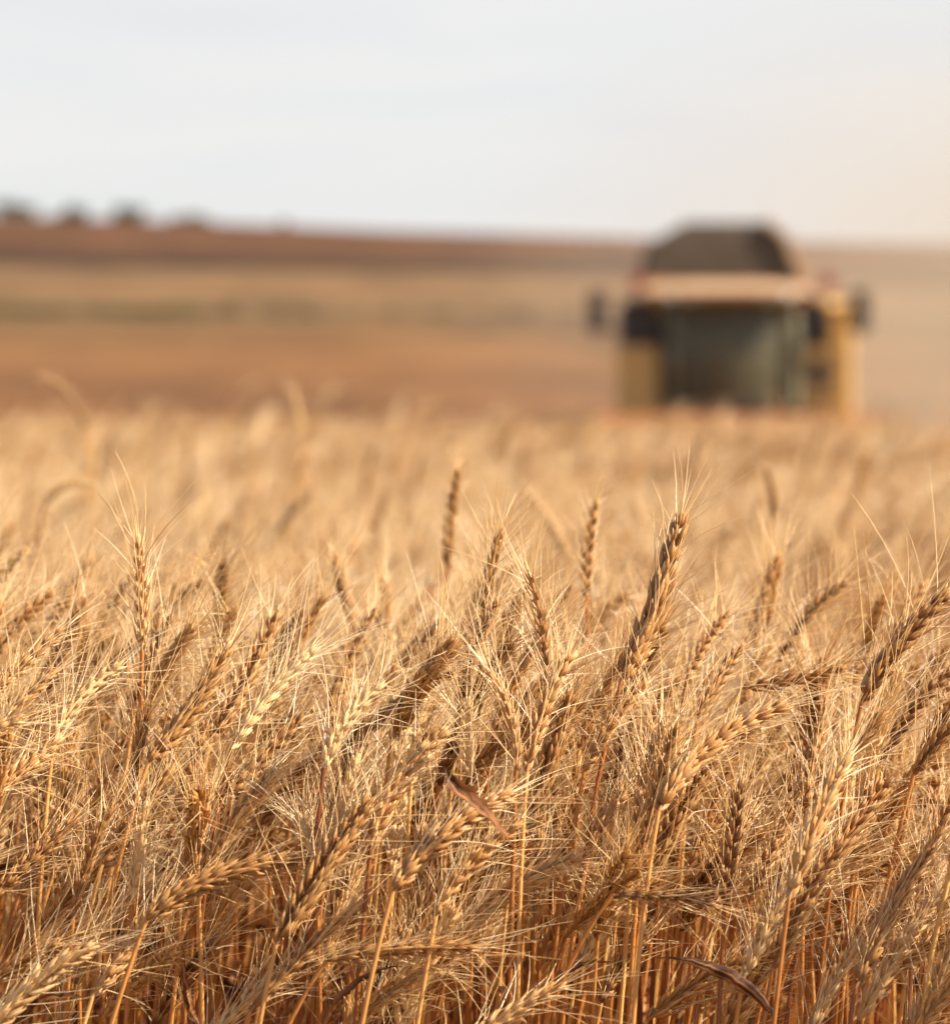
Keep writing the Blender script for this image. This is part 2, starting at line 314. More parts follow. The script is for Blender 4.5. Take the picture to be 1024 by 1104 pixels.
def tb(bm, pts, r, sides=10):
    V, F, _ = tubes(np.array([pts], float), r, sides); vs = [bm.verts.new(v) for v in V]
    for f in F: bm.faces.new([vs[i] for i in f])
    k = len(pts)
    bm.faces.new(vs[:sides][::-1]); bm.faces.new(vs[(k - 1) * sides:])
def lathe_x(bm, prof, cx, cy, cz, seg=40):
    """revolve (x, radius) profile about the x axis"""
    rings = []
    for x, r in prof:
        rings.append([bm.verts.new((cx + x, cy + r * math.cos(2 * math.pi * i / seg), cz + r * math.sin(2 * math.pi * i / seg))) for i in range(seg)])
    for a, b in zip(rings, rings[1:]):
        for i in range(seg): bm.faces.new([a[i], a[(i + 1) % seg], b[(i + 1) % seg], b[i]])
    bm.faces.new(rings[0][::-1]); bm.faces.new(rings[-1])
YEL = simple('yellow_paint', (.82, .44, .08), .4, 0, .5, 0, 3, .06, .4)
DRK = simple('dark_panel', (.030, .027, .030), .5, 0, .4, 0, 3, .1, .06)
STL = simple('grey_steel', (.30, .27, .23), .45, .5, .5, 0, 4, .1, .3)
PALE = simple('pale_roof', (.50, .30, .16), .5, 0, .4, 0, 2, .08, .35)
TYR = simple('tyre_rubber', (.03, .027, .024), .85, 0, .3, .2, 12, .2, .35)
TANK = simple('tank_rubber', (.040, .026, .017), .75, 0, .2, 0, 3, .15, .12)
RED = simple('red_lamp_lens', (.38, .06, .035), .25, 0, .6)
ORG = simple('orange_red_steel', (.55, .13, .04), .45, 0, .4, 0, 4, .1, .3)
WHT = simple('lamp_glass', (.75, .75, .72), .1, 0, .8)
MIR = simple('mirror_glass', (.5, .52, .55), .05, 1, .5)
INT = simple('cab_interior', (.20, .16, .10), .8)
def glass_mat():
    m, nt = mat('cab_glass'); L = nt.links.new
    tr = N(nt, 'ShaderNodeBsdfTransparent'); tr.inputs[0].default_value = (.62, .60, .46, 1)
    gl = N(nt, 'ShaderNodeBsdfGlossy'); gl.inputs['Roughness'].default_value = .25; gl.inputs[0].default_value = (.52, .48, .34, 1)
    fr = N(nt, 'ShaderNodeFresnel'); fr.inputs[0].default_value = 1.5; ms = N(nt, 'ShaderNodeMixShader')
    ad = N(nt, 'ShaderNodeMath', operation='ADD'); ad.inputs[1].default_value = .03; L(fr.outputs[0], ad.inputs[0]); L(ad.outputs[0], ms.inputs[0]); L(tr.outputs[0], ms.inputs[1]); L(gl.outputs[0], ms.inputs[2])
    df = N(nt, 'ShaderNodeBsdfDiffuse'); df.inputs[0].default_value = (.36, .32, .22, 1); m3 = N(nt, 'ShaderNodeMixShader'); m3.inputs[0].default_value = .16; L(ms.outputs[0], m3.inputs[1]); L(df.outputs[0], m3.inputs[2])
    o = N(nt, 'ShaderNodeOutputMaterial'); L(m3.outputs[0], o.inputs[0]); return m
GLS = glass_mat()
FED = simple('dusty_red_steel', (.30, .10, .04), .9, 0, .1, 0, 4, .1, .4)
GRN = simple('grey_green_trim', (.30, .28, .17), .6)
def harvester(cx, cy):
    t = empty('combine_harvester', (cx, cy, 0), 'yellow combine harvester with a tall dark cab driving head-on through the uncut wheat', 'combine harvester')
    def part(name, m, f, parent=t, smooth=False):
        bm = bmesh.new(); f(bm); return bm_obj(name, bm, m, parent, smooth)
    # x0.. centred; y: 0 = front of the cab, + backwards
    part('chassis', DRK, lambda b: (bx(b, -1.15, 1.1, 1.9, 7.2, .75, 1.2), bx(b, -1.45, 1.45, 1.6, 1.95, .7, .95), bx(b, -1.2, 1.2, 6.0, 6.25, .55, .8)))
    body = part('body', YEL, lambda b: (hull(b, [(x, y, z) for x in (-1.42, 1.42) for (y, z) in ((2.0, 1.2), (2.0, 2.5), (5.6, 2.5), (7.6, 2.2), (7.9, 1.35), (7.2, 1.0), (3, 1.1))]),))
    for s in (-1, 1):
        part('grille', DRK, lambda b: [bx(b, s * 1.43 - .02, s * 1.43 + .02, 5.0, 6.3, 1.5 + .12 * k, 1.56 + .12 * k, .005) for k in range(6)], body)
    # side shields beside the cab
    for s, xi, xo in ((-1, -1.08, -1.67), (1, 1.0, 1.63)):
        a, b_ = sorted((xi, xo))
        sp = part('side_shield', YEL, lambda b: (bx(b, a, b_, .75, 2.0, .80, 1.88, .06),) + ((bx(b, 1.34, 1.66, .72, 2.1, .85, 2.46, .05),) if s > 0 else ()))
        part('service_door', DRK, lambda b: (bx(b, a + .02, min(b_ - .03, 1.33), .80, 2.02, 1.90, 2.52, .05),), sp)
        if s > 0:
            part('handrail', YEL, lambda b: (tb(b, [(1.60, .55, .85), (1.60, .55, 2.45), (1.60, .78, 2.5)], .055), tb(b, [(1.42, .55, 1.0), (1.42, .55, 1.65), (1.60, .55, 1.7)], .03)), sp)
            [part('step_plate', STL, lambda b, k=k: bx(b, 1.05, 1.5, .45, .74, .9 + .28 * k, .93 + .28 * k, .005), sp) for k in range(4)]
            part('tool_box', DRK, lambda b: (bx(b, 1.02, 1.35, .60, .745, 1.32, 1.6, .03),), sp)
    # cab
    cabf = part('cab', DRK, lambda b: (bx(b, -1.05, .74, 1.72, 1.84, .95, 2.52, .02), bx(b, -1.05, .74, .1, 1.7, .92, 1.02, .03),
                                       bx(b, -1.03, -.97, 1.55, 1.7, 1.02, 2.5), bx(b, .66, .72, 1.55, 1.7, 1.02, 2.5)))
    def ws(b):
        n = 12; rows = []
        for (z, off) in ((1.02, .12), (1.4, .02), (2.0, 0.03), (2.5, .16)):
            rows.append([b.verts.new((-.155 + .88 * math.sin(-1.35 + 2.7 * i / n) / math.sin(1.35), .62 + off - .62 * math.cos(-1.35 + 2.7 * i / n), z)) for i in range(n + 1)])
        for r0, r1 in zip(rows, rows[1:]):
            for i in range(n): b.faces.new([r0[i], r0[i + 1], r1[i + 1], r1[i]])
    part('windshield', GLS, ws, cabf, True)
    for x in (-1.04, .725):
        part('side_window', GLS, lambda b: (bx(b, x - .01, x + .01, .66, 1.54, 1.03, 2.49, 0),), cabf)
    part('pillar', STL, lambda b: (tb(b, [(-.88, .44, 1.0), (-.90, .36, 1.7), (-.87, .50, 2.52)], .055),), cabf)
    part('pillar', GRN, lambda b: (tb(b, [(.80, .44, 1.0), (.83, .36, 1.7), (.80, .50, 2.52)], .075),), cabf)
    part('seat', INT, lambda b: (bx(b, -.45, .15, 1.1, 1.6, 1.25, 1.42, .05), bx(b, -.42, .12, 1.5, 1.66, 1.42, 2.1, .06)), cabf)
    part('steering_column', INT, lambda b: (tb(b, [(-.15, .55, 1.02), (-.15, .72, 1.65)], .05), tb(b, [(-.15 + .2 * math.cos(a), .72 + .1 * math.sin(a), 1.68 + .14 * math.sin(a)) for a in np.linspace(0, 6.28, 17)], .02, 6)), cabf)
    part('wiper', DRK, lambda b: (tb(b, [(-.15, -.03, 1.05), (.15, -.04, 1.9)], .015, 6),), cabf)
    part('console', GRN, lambda b: (bx(b, -.10, .62, .5, 1.4, 1.02, 1.80, .08),), cabf)
    rf = part('roof', PALE, lambda b: (hull(b, [(x * 1.19 - .19, y, z) for x in (-1, 1) for (y, z) in ((-.28, 2.53), (-.34, 2.60), (-.10, 2.70), (1.9, 2.72), (1.9, 2.53))] +
                                                [(x * .6 - .19, y, z) for x in (-1, 1) for (y, z) in ((-.42, 2.55), (-.46, 2.62), (-.14, 2.76), (1.9, 2.80))]),))
    for x in (-1.0, -.7, .35, .65):
        part('work_lamp', WHT, lambda b: (lathe_x(b, [(-.07, .05), (-.03, .065), (.03, .065), (.07, .05)], x, -.36, 2.56, 16),), rf)
    for x in (-1.42, 1.28):
        part('indicator_lamp', RED, lambda b: (bx(b, x - .11, x + .11, .3, .42, 2.68, 2.88, .03),), rf)
        part('lamp_bracket', STL, lambda b: (tb(b, [(x * .80, .5, 2.7), (x, .4, 2.72)], .025, 6),), rf)
    # grain tank with folded-out extension
    tank = part('grain_tank', YEL, lambda b: (bx(b, -1.26, 1.08, 2.05, 5.0, 2.4, 2.86, .05),))
    def ext(b):
        lo = [(-1.24, 2.1), (1.02, 2.1), (1.02, 4.9), (-1.24, 4.9)]; hi = [(-.62, 2.35), (.46, 2.35), (.46, 4.6), (-.62, 4.6)]
        A = [b.verts.new((x, y, 2.86)) for x, y in lo]; m_ = [b.verts.new((x * .55 + u * .45 + (-.17 if i in (0, 3) else .17), y * .5 + v * .5, 3.45)) for i, ((x, y), (u, v)) in enumerate(zip(lo, hi))]
        B = [b.verts.new((x, y, 3.74)) for x, y in hi]
        for P, R_ in ((A, m_), (m_, B)):
            for i in range(4): b.faces.new([P[i], P[(i + 1) % 4], R_[(i + 1) % 4], R_[i]])
        b.faces.new(B); b.faces.new(A[::-1])
    part('tank_extension', TANK, ext, tank)
    part('side_flap', PALE, lambda b: (hull(b, [(1.05, y, 2.86) for y in (2.0, 4.95)] + [(1.22, y, 2.86) for y in (2.0, 4.95)] + [(.80, y, 3.50) for y in (2.1, 4.8)] + [(.90, y, 3.52) for y in (2.1, 4.8)]),
                                       hull(b, [(.81, y, 3.50) for y in (2.1, 4.8)] + [(.90, y, 3.52) for y in (2.1, 4.8)] + [(.49, y, 3.74) for y in (2.2, 4.7)] + [(.56, y, 3.80) for y in (2.2, 4.7)])), tank)
    part('unloading_auger', YEL, lambda b: (tb(b, [(1.55, 2.4, 2.2), (1.50, 2.6, 2.50), (1.50, 7.6, 2.60)], .17, 16),))
    for s, xm in ((-1, -2.02), (1, 1.72)):
        mr = part('mirror', DRK, lambda b: (bx(b, xm - .13, xm + .13, .12, .20, 2.05, 2.66, .03),))
        part('mirror_arm', DRK, lambda b: (tb(b, [(s * .98 - .1, .5, 2.5), (xm - s * .05, .22, 2.60), (xm, .22, 2.5)], .022, 8), tb(b, [(s * .9 - .1, .45, 1.95), (xm, .22, 2.15)], .018, 8)), mr)
        part('mirror_face', MIR, lambda b: (bx(b, xm - .11, xm + .11, .203, .21, 2.08, 2.63, .0),), mr)
    for x, y, r, ww in ((-1.32, 2.2, .80, .52), (1.32, 2.2, .80, .52), (-1.2, 6.2, .52, .36), (1.2, 6.2, .52, .36)):
        def tyre(b):
            lathe_x(b, [(-ww / 2, r * .55), (-ww / 2, r * .85), (-ww * .42, r * .95), (-ww * .2, r * .97), (ww * .2, r * .97), (ww * .42, r * .95), (ww / 2, r * .85), (ww / 2, r * .55)], x, y, r)
            for k in range(22):
                for s in (-1, 1):
                    a0 = 2 * math.pi * (k + .5 * (s > 0)) / 22; pts = []
                    for xx, da in ((.02 * s, .10), (ww * .45 * s, -.06)):
                        for d_ in (-.045, .045):
                            for rr in (r * .94, r): pts.append((x + xx, y + rr * math.cos(a0 + da + d_), r + rr * math.sin(a0 + da + d_)))
                    hull(b, pts)
        wh = part('wheel', TYR, tyre)
        part('rim', YEL, lambda b: (lathe_x(b, [(-ww * .4, r * .52), (-ww * .2, r * .5), (-ww * .15, r * .15), (ww * .15, r * .15), (ww * .2, r * .5), (ww * .4, r * .52)], x, y, r, 24),), wh)
    part('feeder_house', FED, lambda b: (hull(b, [(x, y, z) for x in (-.75, .6) for (y, z) in ((.6, .90), (2.0, 1.1), (2.0, .7), (-1.3, .28), (-1.3, .72))]),))
    hd = part('header', YEL, lambda b: (bx(b, -2.1, 1.9, -1.36, -1.28, .15, .86, .01), bx(b, -2.1, 1.9, -2.5, -1.36, .12, .17, .01),
                                        hull(b, [(-2.15, -1.3, .1), (-2.15, -1.3, .84), (-2.15, -3.2, .12), (-2.08, -1.3, .1), (-2.08, -1.3, .84), (-2.10, -3.2, .12)]),
                                        hull(b, [(1.95, -1.3, .1), (1.95, -1.3, .84), (1.93, -3.2, .12), (1.88, -1.3, .1), (1.88, -1.3, .84), (1.91, -3.2, .12)])))
    def reel(b):
        lathe_x(b, [(-1.95, .05), (1.95, .05)], -.1, -2.1, .55, 12)
        for k in range(6):
            a = k * math.pi / 3 + .2; y, z = -2.1 + .34 * math.cos(a), .55 + .34 * math.sin(a)
            tb(b, [(-2.03, y, z), (1.83, y, z)], .02, 6)
            for x in np.linspace(-2.0, 1.8, 27): tb(b, [(x, y, z), (x, y - .03, z - .16)], .006, 4)
            for x in (-2.0, -.1, 1.8): tb(b, [(x, -2.1, .55), (x, y, z)], .02, 6)
    part('reel', ORG, reel, hd)
    def aug(b):
        lathe_x(b, [(-1.95, .13), (1.95, .13)], -.1, -1.62, .42, 16)
        th = np.linspace(0, 2 * math.pi * 9, 200)
        for a, c in zip(th[:-1], th[1:]):
            def p(t_, r_): u = t_ / th[-1]; return (-2.0 + 3.8 * u, -1.62 + r_ * math.cos(t_), .42 + r_ * math.sin(t_))
            b.faces.new([b.verts.new(v) for v in (p(a, .12), p(c, .12), p(c, .25), p(a, .25))])
    part('auger', STL, aug, hd)
    return t
HX, HY = 3.75, 50.0
harvester(HX, HY)

# ------------------------------------------------------------------ trees on the crest and weeds on the field margin
BARK = simple('bark', (.10, .07, .045), .9, 0, .2, .5, 6)
LEAFG = simple('tree_foliage', (.042, .056, .018), .7, 0, .2, 0, 1.5, .35)
WEED = simple('weed_foliage', (.05, .062, .02), .8, 0, .2, 0, .4, .35)
def clump(q, c, r, n, s, rng):
    d = nrm(rng.normal(0, 1, (n, 3))) * (rng.random((n, 1)) ** .4) * r; P = c + d
    a, b = nrm(rng.normal(0, 1, (n, 3))), nrm(rng.normal(0, 1, (n, 3))); ss = s * rng.uniform(.6, 1.3, (n, 1))
    V = np.stack([P - a * ss, P - b * ss * .6, P + a * ss, P + b * ss * .6], 1)
    q.add(V, np.arange(n * 4).reshape(-1, 4))
rt = np.random.default_rng(5)
for px, wpx, hpx, lab in ((14, 46, 22, 'wide low tree at the left end of the crest row'), (79, 34, 20, 'second tree from the left on the hill crest'),
                       (141, 34, 24, 'darkest and tallest round tree on the hill crest'), (205, 40, 14, 'small faint tree at the right end of the crest row'),
                       (306, 9, 10, 'tiny lone tree standing apart on the bare crest')):
    y = 436.; x = (px - 512) / FPX * y; s = y / FPX; H = (hpx + 8 + rt.uniform(-3, 3)) * s; W = wpx * s * .60; gz = float(ground_z(x, y)) - .1
    t = empty('tree', (x, y, gz), lab, 'tree', 'small trees along the far hill crest')
    bm = bmesh.new(); tb(bm, [(0, 0, 0), (.05, 0, H * .3), (0, .05, H * .6)], np.array([[.22, .16, .07]]), 8)
    for k in range(5): a = k * 1.3; tb(bm, [(.03, 0, H * .3), (W * .5 * math.cos(a), W * .5 * math.sin(a), H * .65)], np.array([[.09, .03]]), 6)
    bm_obj('trunk', bm, BARK, t)
    q = Q()
    for k in range(26):
        a = rt.uniform(0, 6.28); rr = W * rt.random() ** .5 * .85; hz = H * (.42 + .5 * rt.random() * (1 - .5 * rr / W))
        clump(q, np.array([rr * math.cos(a), rr * math.sin(a), hz]), np.array([W * .28, W * .28, H * .13]), 170, .12, rt)
    q.build('crown', LEAFG, t)
q = Q()
for k in range(900):
    x = rt.uniform(-75, 60); y = 197 - .20 * x + rt.normal(0, 1.0); dens = .5 + .5 * math.sin(x * .22 + 1.0) + .5 * math.sin(x * .61)
    if x > -10 and rt.random() < .88: continue
    if rt.random() > .45 + .4 * dens: continue
    r = rt.uniform(.2, .5) * (1.6 if -17 < x < -13 else 1)
    clump(q, np.array([x, y, float(ground_z(x, y)) + r * .6]), np.array([r * 1.6, r * 1.2, r]), 40, .10, rt)
o = q.build('undergrowth', WEED); o['kind'] = 'stuff'; o['label'] = 'dull green weeds along the margin between two far fields'

# ------------------------------------------------------------------ hero wheat ears: (base, bend, tip) in picture points, depth, tint ...
rng = np.random.default_rng(11)
HERO = [
 # bx,by, cx,cy, tx,ty, d, dt(tip depth), tint (natural tone, with sunlit ears painted paler and shaded ones darker), w, label
 (-22, 756, 20, 722, 64, 683, 1.97, 2.0, .35, 1.05, 'sharp brown ear pointing up right from the left edge, highest there'),
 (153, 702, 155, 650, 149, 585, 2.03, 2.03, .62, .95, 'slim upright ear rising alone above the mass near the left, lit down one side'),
 (146, 756, 160, 712, 182, 670, 2.08, 2.1, .12, .95, 'dark ear tilting right at the foot of the slim upright one on the left'),
 (86, 738, 90, 710, 92, 680, 2.2, 2.2, .25, .8, 'short dark upright ear between the left edge ear and the slim upright ear'),
 (58, 800, 72, 755, 126, 720, 1.98, 2.0, .85, 1.0, 'pale cream ear arching right just below the short dark upright ear'),
 (-18, 858, 20, 835, 60, 802, 1.94, 1.97, .5, 1.0, 'tan ear leaning in from the left edge under the pale cream arching ear'),
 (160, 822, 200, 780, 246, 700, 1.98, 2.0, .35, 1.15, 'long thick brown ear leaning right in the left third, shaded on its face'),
 (228, 795, 262, 745, 298, 662, 2.06, 2.1, .4, 1.0, 'brown ear leaning right, right neighbour of the long thick brown one'),
 (380, 672, 372, 640, 362, 603, 2.42, 2.42, .45, 1.0, 'soft-focus ear tilting slightly left behind the middle-left of the mass'),
 (354, 762, 376, 712, 402, 662, 2.18, 2.2, .3, .95, 'dark reddish ear leaning right below the soft-focus ear that tilts left'),
 (414, 692, 416, 660, 414, 628, 2.5, 2.5, .45, .85, 'small blurred ear between the left-tilting blurred ear and the tall blurred one'),
 (436, 672, 462, 640, 486, 612, 2.75, 2.8, .2, .95, 'blurred dark ear leaning right at the foot of the tall blurred upright ear'),
 (482, 614, 484, 560, 493, 510, 2.62, 2.62, .3, 1.05, 'tall blurred brown ear standing straight, the highest ear in the middle'),
 (520, 672, 526, 620, 538, 578, 2.12, 2.12, .25, .9, 'sharp pointed ear below and right of the highest blurred ear in the middle'),
 (494, 768, 508, 700, 536, 650, 2.05, 2.08, .3, 1.0, 'brown ear leaning right directly under the sharp pointed middle ear'),
 (588, 742, 590, 690, 572, 622, 2.02, 2.02, .5, .9, 'slim ear tilting left right of the sharp pointed middle ear'),
 (568, 832, 580, 765, 613, 710, 1.94, 1.97, .45, 1.1, 'tan ear forming the right arm of a V of two ears in the middle'),
 (556, 832, 560, 780, 530, 728, 1.93, 1.93, .55, .9, 'tan ear forming the left arm of a V of two ears in the middle'),
 (633, 645, 630, 600, 642, 545, 2.33, 2.33, .5, .95, 'slightly blurred upright ear with a comb of awns on its sunlit side'),
 (612, 606, 604, 574, 574, 536, 3.2, 3.2, .7, 1.0, 'pale blurred ear leaning left far behind the one with a comb of awns'),
 (670, 732, 706, 680, 733, 557, 2.0, 2.03, .30, 1.1, 'long red-brown ear bending upright, the tallest sharp ear right of the middle'),
 (742, 726, 758, 695, 782, 664, 2.12, 2.14, .4, .85, 'small ear leaning right at the right foot of the tallest sharp ear'),
 (752, 776, 768, 738, 797, 702, 2.04, 2.06, .3, .95, 'dark ear leaning right below the small ear beside the tallest sharp ear'),
 (929, 756, 958, 700, 1018, 642, 1.99, 2.0, .22, 1.25, 'big dark brown ear leaning right at the right edge with long fanned awns'),
 (710, 874, 738, 808, 842, 762, 1.92, 1.96, .42, 1.1, 'thick greyish ear arching far to the right, right of the middle'),
 (630, 832, 655, 780, 692, 738, 1.98, 2.0, .4, 1.05, 'plump ear leaning right between the V of ears and the thick arching ear'),
 (506, 838, 500, 800, 503, 762, 2.0, 2.0, .98, 1.0, 'short cream-white upright ear just left of the V of two ears'),
 (349, 828, 362, 780, 408, 742, 1.93, 1.95, .88, .95, 'pale plump ear arching right atop a long straight golden stem'),
 (400, 912, 418, 840, 476, 790, 1.92, 1.95, .52, 1.15, 'thick tan ear leaning right between the pale plump ear and the V'),
 (470, 988, 496, 930, 556, 893, 1.9, 1.92, .5, 1.05, 'plump straw ear leaning right low in the middle, beneath the V'),
 (352, 1036, 430, 1022, 508, 1022, 1.9, 1.9, .40, .95, 'nearly horizontal ear pointing right low in the left middle'),
 (660, 966, 712, 962, 764, 974, 1.91, 1.91, .15, .8, 'small dark horizontal ear low right of the middle'),
 (833, 1044, 858, 975, 906, 912, 1.92, 1.94, .35, 1.1, 'brown ear leaning right, left one of the low pair at the lower right'),
 (922, 1066, 952, 985, 1002, 918, 1.9, 1.93, .35, 1.1, 'brown ear leaning right, right one of the low pair at the lower right'),
 (872, 968, 910, 905, 956, 842, 1.97, 2.0, .4, 1.05, 'long brown ear leaning right above the gap of the low right pair'),
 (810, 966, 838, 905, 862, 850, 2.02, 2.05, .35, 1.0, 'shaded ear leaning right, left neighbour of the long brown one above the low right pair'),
 (214, 968, 208, 910, 228, 852, 1.94, 1.95, .45, .95, 'tan upright ear low in the left third with awns pointing up'),
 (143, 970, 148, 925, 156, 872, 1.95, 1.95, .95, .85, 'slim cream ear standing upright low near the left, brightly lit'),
 (100, 1074, 132, 1035, 166, 980, 1.9, 1.92, .55, 1.0, 'straw ear leaning right at the bottom left under the slim cream ear'),
 (158, 992, 218, 936, 336, 925, 1.9, 1.92, .38, 1.0, 'very long ear arching over to the right low in the left third'),
 (-20, 1070, 18, 1035, 54, 1018, 1.9, 1.9, .5, 1.0, 'tan ear leaning in from the left edge near the bottom'),
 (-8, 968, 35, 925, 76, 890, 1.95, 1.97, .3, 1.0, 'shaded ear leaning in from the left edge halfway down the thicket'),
 (341, 936, 340, 912, 325, 884, 1.95, 1.95, .98, .8, 'small cream ear tilting left beside the long straight golden stem'),
 (146, 838, 148, 800, 158, 768, 2.0, 2.0, .12, .9, 'dark upright ear at the lower left flank of the long thick brown ear'),
 (240, 862, 280, 825, 322, 775, 2.0, 2.02, .3, 1.0, 'dark ear leaning right between the long thick brown ear and the pale plump ear'),
 (985, 835, 1005, 805, 1040, 768, 2.0, 2.0, .35, 1.0, 'ear leaning out of the right edge below the big dark brown ear'),
 (868, 880, 872, 820, 890, 765, 2.04, 2.06, .35, .95, 'upright brown ear below and left of the big dark brown ear'),
 (742, 936, 758, 900, 792, 866, 2.04, 2.05, .45, .9, 'ear leaning right below the thick greyish arching ear'),
 (800, 742, 850, 735, 905, 722, 2.08, 2.08, .3, .9, 'nearly level ear lying right, left of the foot of the big dark brown ear'),
 (604, 940, 612, 890, 622, 835, 2.03, 2.03, .2, .9, 'dark upright ear right below the V of two ears'),
 (640, 900, 664, 862, 694, 838, 1.98, 2.0, .55, .9, 'straw ear leaning right, between the V of ears and the small dark horizontal ear'),
 (990, 960, 1004, 900, 1030, 860, 1.98, 2.0, .35, 1.0, 'brown ear leaning right at the right edge above the low right pair'),
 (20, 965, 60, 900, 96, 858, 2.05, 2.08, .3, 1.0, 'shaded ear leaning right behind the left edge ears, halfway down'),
 (648, 1082, 668, 1042, 700, 1005, 1.98, 2.0, .15, .95, 'dark ear leaning right near the bottom beneath the small horizontal ear'),
 (800, 756, 812, 728, 828, 700, 2.2, 2.2, .45, .8, 'small ear leaning right above the tip of the thick arching ear'),
 (-10, 610, 2, 590, 12, 570, 3.1, 3.1, .5, 1., 'blurred ear leaning right at the left edge, behind the sharp ones'),
 (92, 462, 76, 420, 56, 412, 4.6, 4.6, .12, 1.2, 'far blurred dark ear nodding left against the brown field, near the left edge'),
 (322, 478, 322, 450, 316, 424, 5.0, 5.0, .8, 1.2, 'far blurred pale ear poking above the field edge left of the middle'),
 (48, 545, 62, 516, 96, 522, 3.2, 3.2, .9, 1.1, 'blurred ear bowing right with a pale tip, above the slim upright ear on the left'),
 (832, 562, 836, 535, 826, 508, 3.4, 3.4, .2, .9, 'blurred dark upright ear standing between the harvester and the big dark brown ear'),
]
HOBJ = []
for h in HERO:
    bx_, by_, cx_, cy_, tx_, ty_, d, dt, tint, ww, lab = h; w_ = ww
    B, T = at(bx_, by_, d), at(tx_, ty_, dt); C = at(cx_, cy_, (d + dt) / 2)
    Ln = np.linalg.norm(T - B)
    HOBJ.append(stalk(B, C, T, rng, lab, tint, None, ww, None, (.85 + .4 * (w_ > 1.2)) * (.55 if d > 2.3 else 1), 1.0, int(rng.random() < .5)))

def add_leaf(o, pts, d, wd, tint, tw):
    P0 = [at(*p, d) for p in pts]; P = bez2(P0[0], P0[1], P0[2], np.linspace(0, 1, 30)); a = np.linspace(tw, tw + 1.3, 30)
    side = np.array([[.3, 0, 1.]]) * np.cos(a)[:, None] + np.array([[0, 1., 0]]) * np.sin(a)[:, None]
    W = wd * np.interp(np.linspace(0, 1, 30), [0, .3, .6, 1], [.1, .9, .8, .04]); P = P + np.cumsum(rng.normal(0, .0004, P.shape), 0); V, F, al, tn = ribbon(P, W, side, .7, tint)
    q = Q(); q.add(V, F, tn, al); lf = q.build('leaf', M_LEAF, o, np.array(o.location)); return lf
for hi, pp, d, wd, ti, tw in ((17, ((480, 828), (500, 868), (545, 902)), 1.872, .0058, .04, .1), (31, ((840, 1110), (790, 1035), (700, 1038)), 1.9, .0042, .15, -.4),
                              (30, ((350, 1112), (372, 1050), (440, 1035)), 1.9, .0042, .35, .3), (32, ((800, 1120), (800, 1070), (818, 1005)), 1.98, .010, .35, 1.1),
                              (39, ((10, 1115), (45, 1060), (95, 1085)), 1.9, .004, .3, .2),
                              (32, ((590, 1080), (600, 1040), (660, 1045)), 1.93, .005, .05, .6), (37, ((215, 1110), (200, 1060), (195, 1010)), 1.94, .006, .1, .9)):
    add_leaf(HOBJ[hi], pp, d, wd, ti, tw)
# straight stems that the photograph shows clearly are the stalks' own; now the rest of the near stalks
FILL_LABEL = 'ripe ear lost in the tangle of awns between the ears that stand clear'
n_fill = 300 - len(HERO)
HS = [(np.array(h[0:2], float), np.array(h[4:6], float), h[6]) for h in HERO]
def project(p):
    c, s = math.cos(PITCH), math.sin(PITCH); y, z = p[1], p[2] - EYE; d = y * c - z * s; u = y * s + z * c
    return np.array([512 + p[0] / d * FPX, 552 - u / d * FPX])
def hides_hero(B, T):
    for f in (0, .35, .7, 1):
        q = project(B + (T - B) * f)
        for a, b, d in HS:
            if B[1] > d + .02: continue
            t = np.clip(np.dot(q - a, b - a) / np.dot(b - a, b - a), 0, 1)
            if np.linalg.norm(q - a - t * (b - a)) < 13: return True
    return False
pts = []
tries = 0
while len(pts) < n_fill and tries < 60000:
    tries += 1
    y = 1.88 + .58 * rng.random() ** 1.2; x = rng.uniform(-1, 1) * (.135 * y + .03)
    if all((x - a) ** 2 + (y - b) ** 2 > .019 ** 2 for a, b in pts) or tries > 40000: pts.append((x, y))
for (x, y) in pts:
    for att in range(14):
        if att: x += rng.normal(0, .012); y += abs(rng.normal(0, .012))
        zt = EYE - .140 - .175 * rng.random() ** 1.25 + (y - 1.9) * .08
        Ln = rng.uniform(.058, .094); th = np.clip(rng.normal(.60, .26), -.3, 1.02); az = rng.normal(0, .6)
        th = min(th, .72) if y > 2.1 else th
        dv = np.array([math.sin(th) * math.cos(az), math.sin(th) * math.sin(az), math.cos(th)])
        T = np.array([x, y, zt]); B = T - dv * Ln; C = (B + T) / 2 + np.array([0, 0, 1]) * Ln * rng.uniform(0, .16) - np.array([dv[0], dv[1], 0]) * Ln * .06
        if not hides_hero(B, T): break
    stalk(B, C, T, rng, FILL_LABEL, float(np.clip(rng.normal(.45, .27), .02, 1)), None, rng.uniform(.85, 1.2), None, rng.uniform(.8, 1.15), 1.2, int(rng.random() * 3.4))

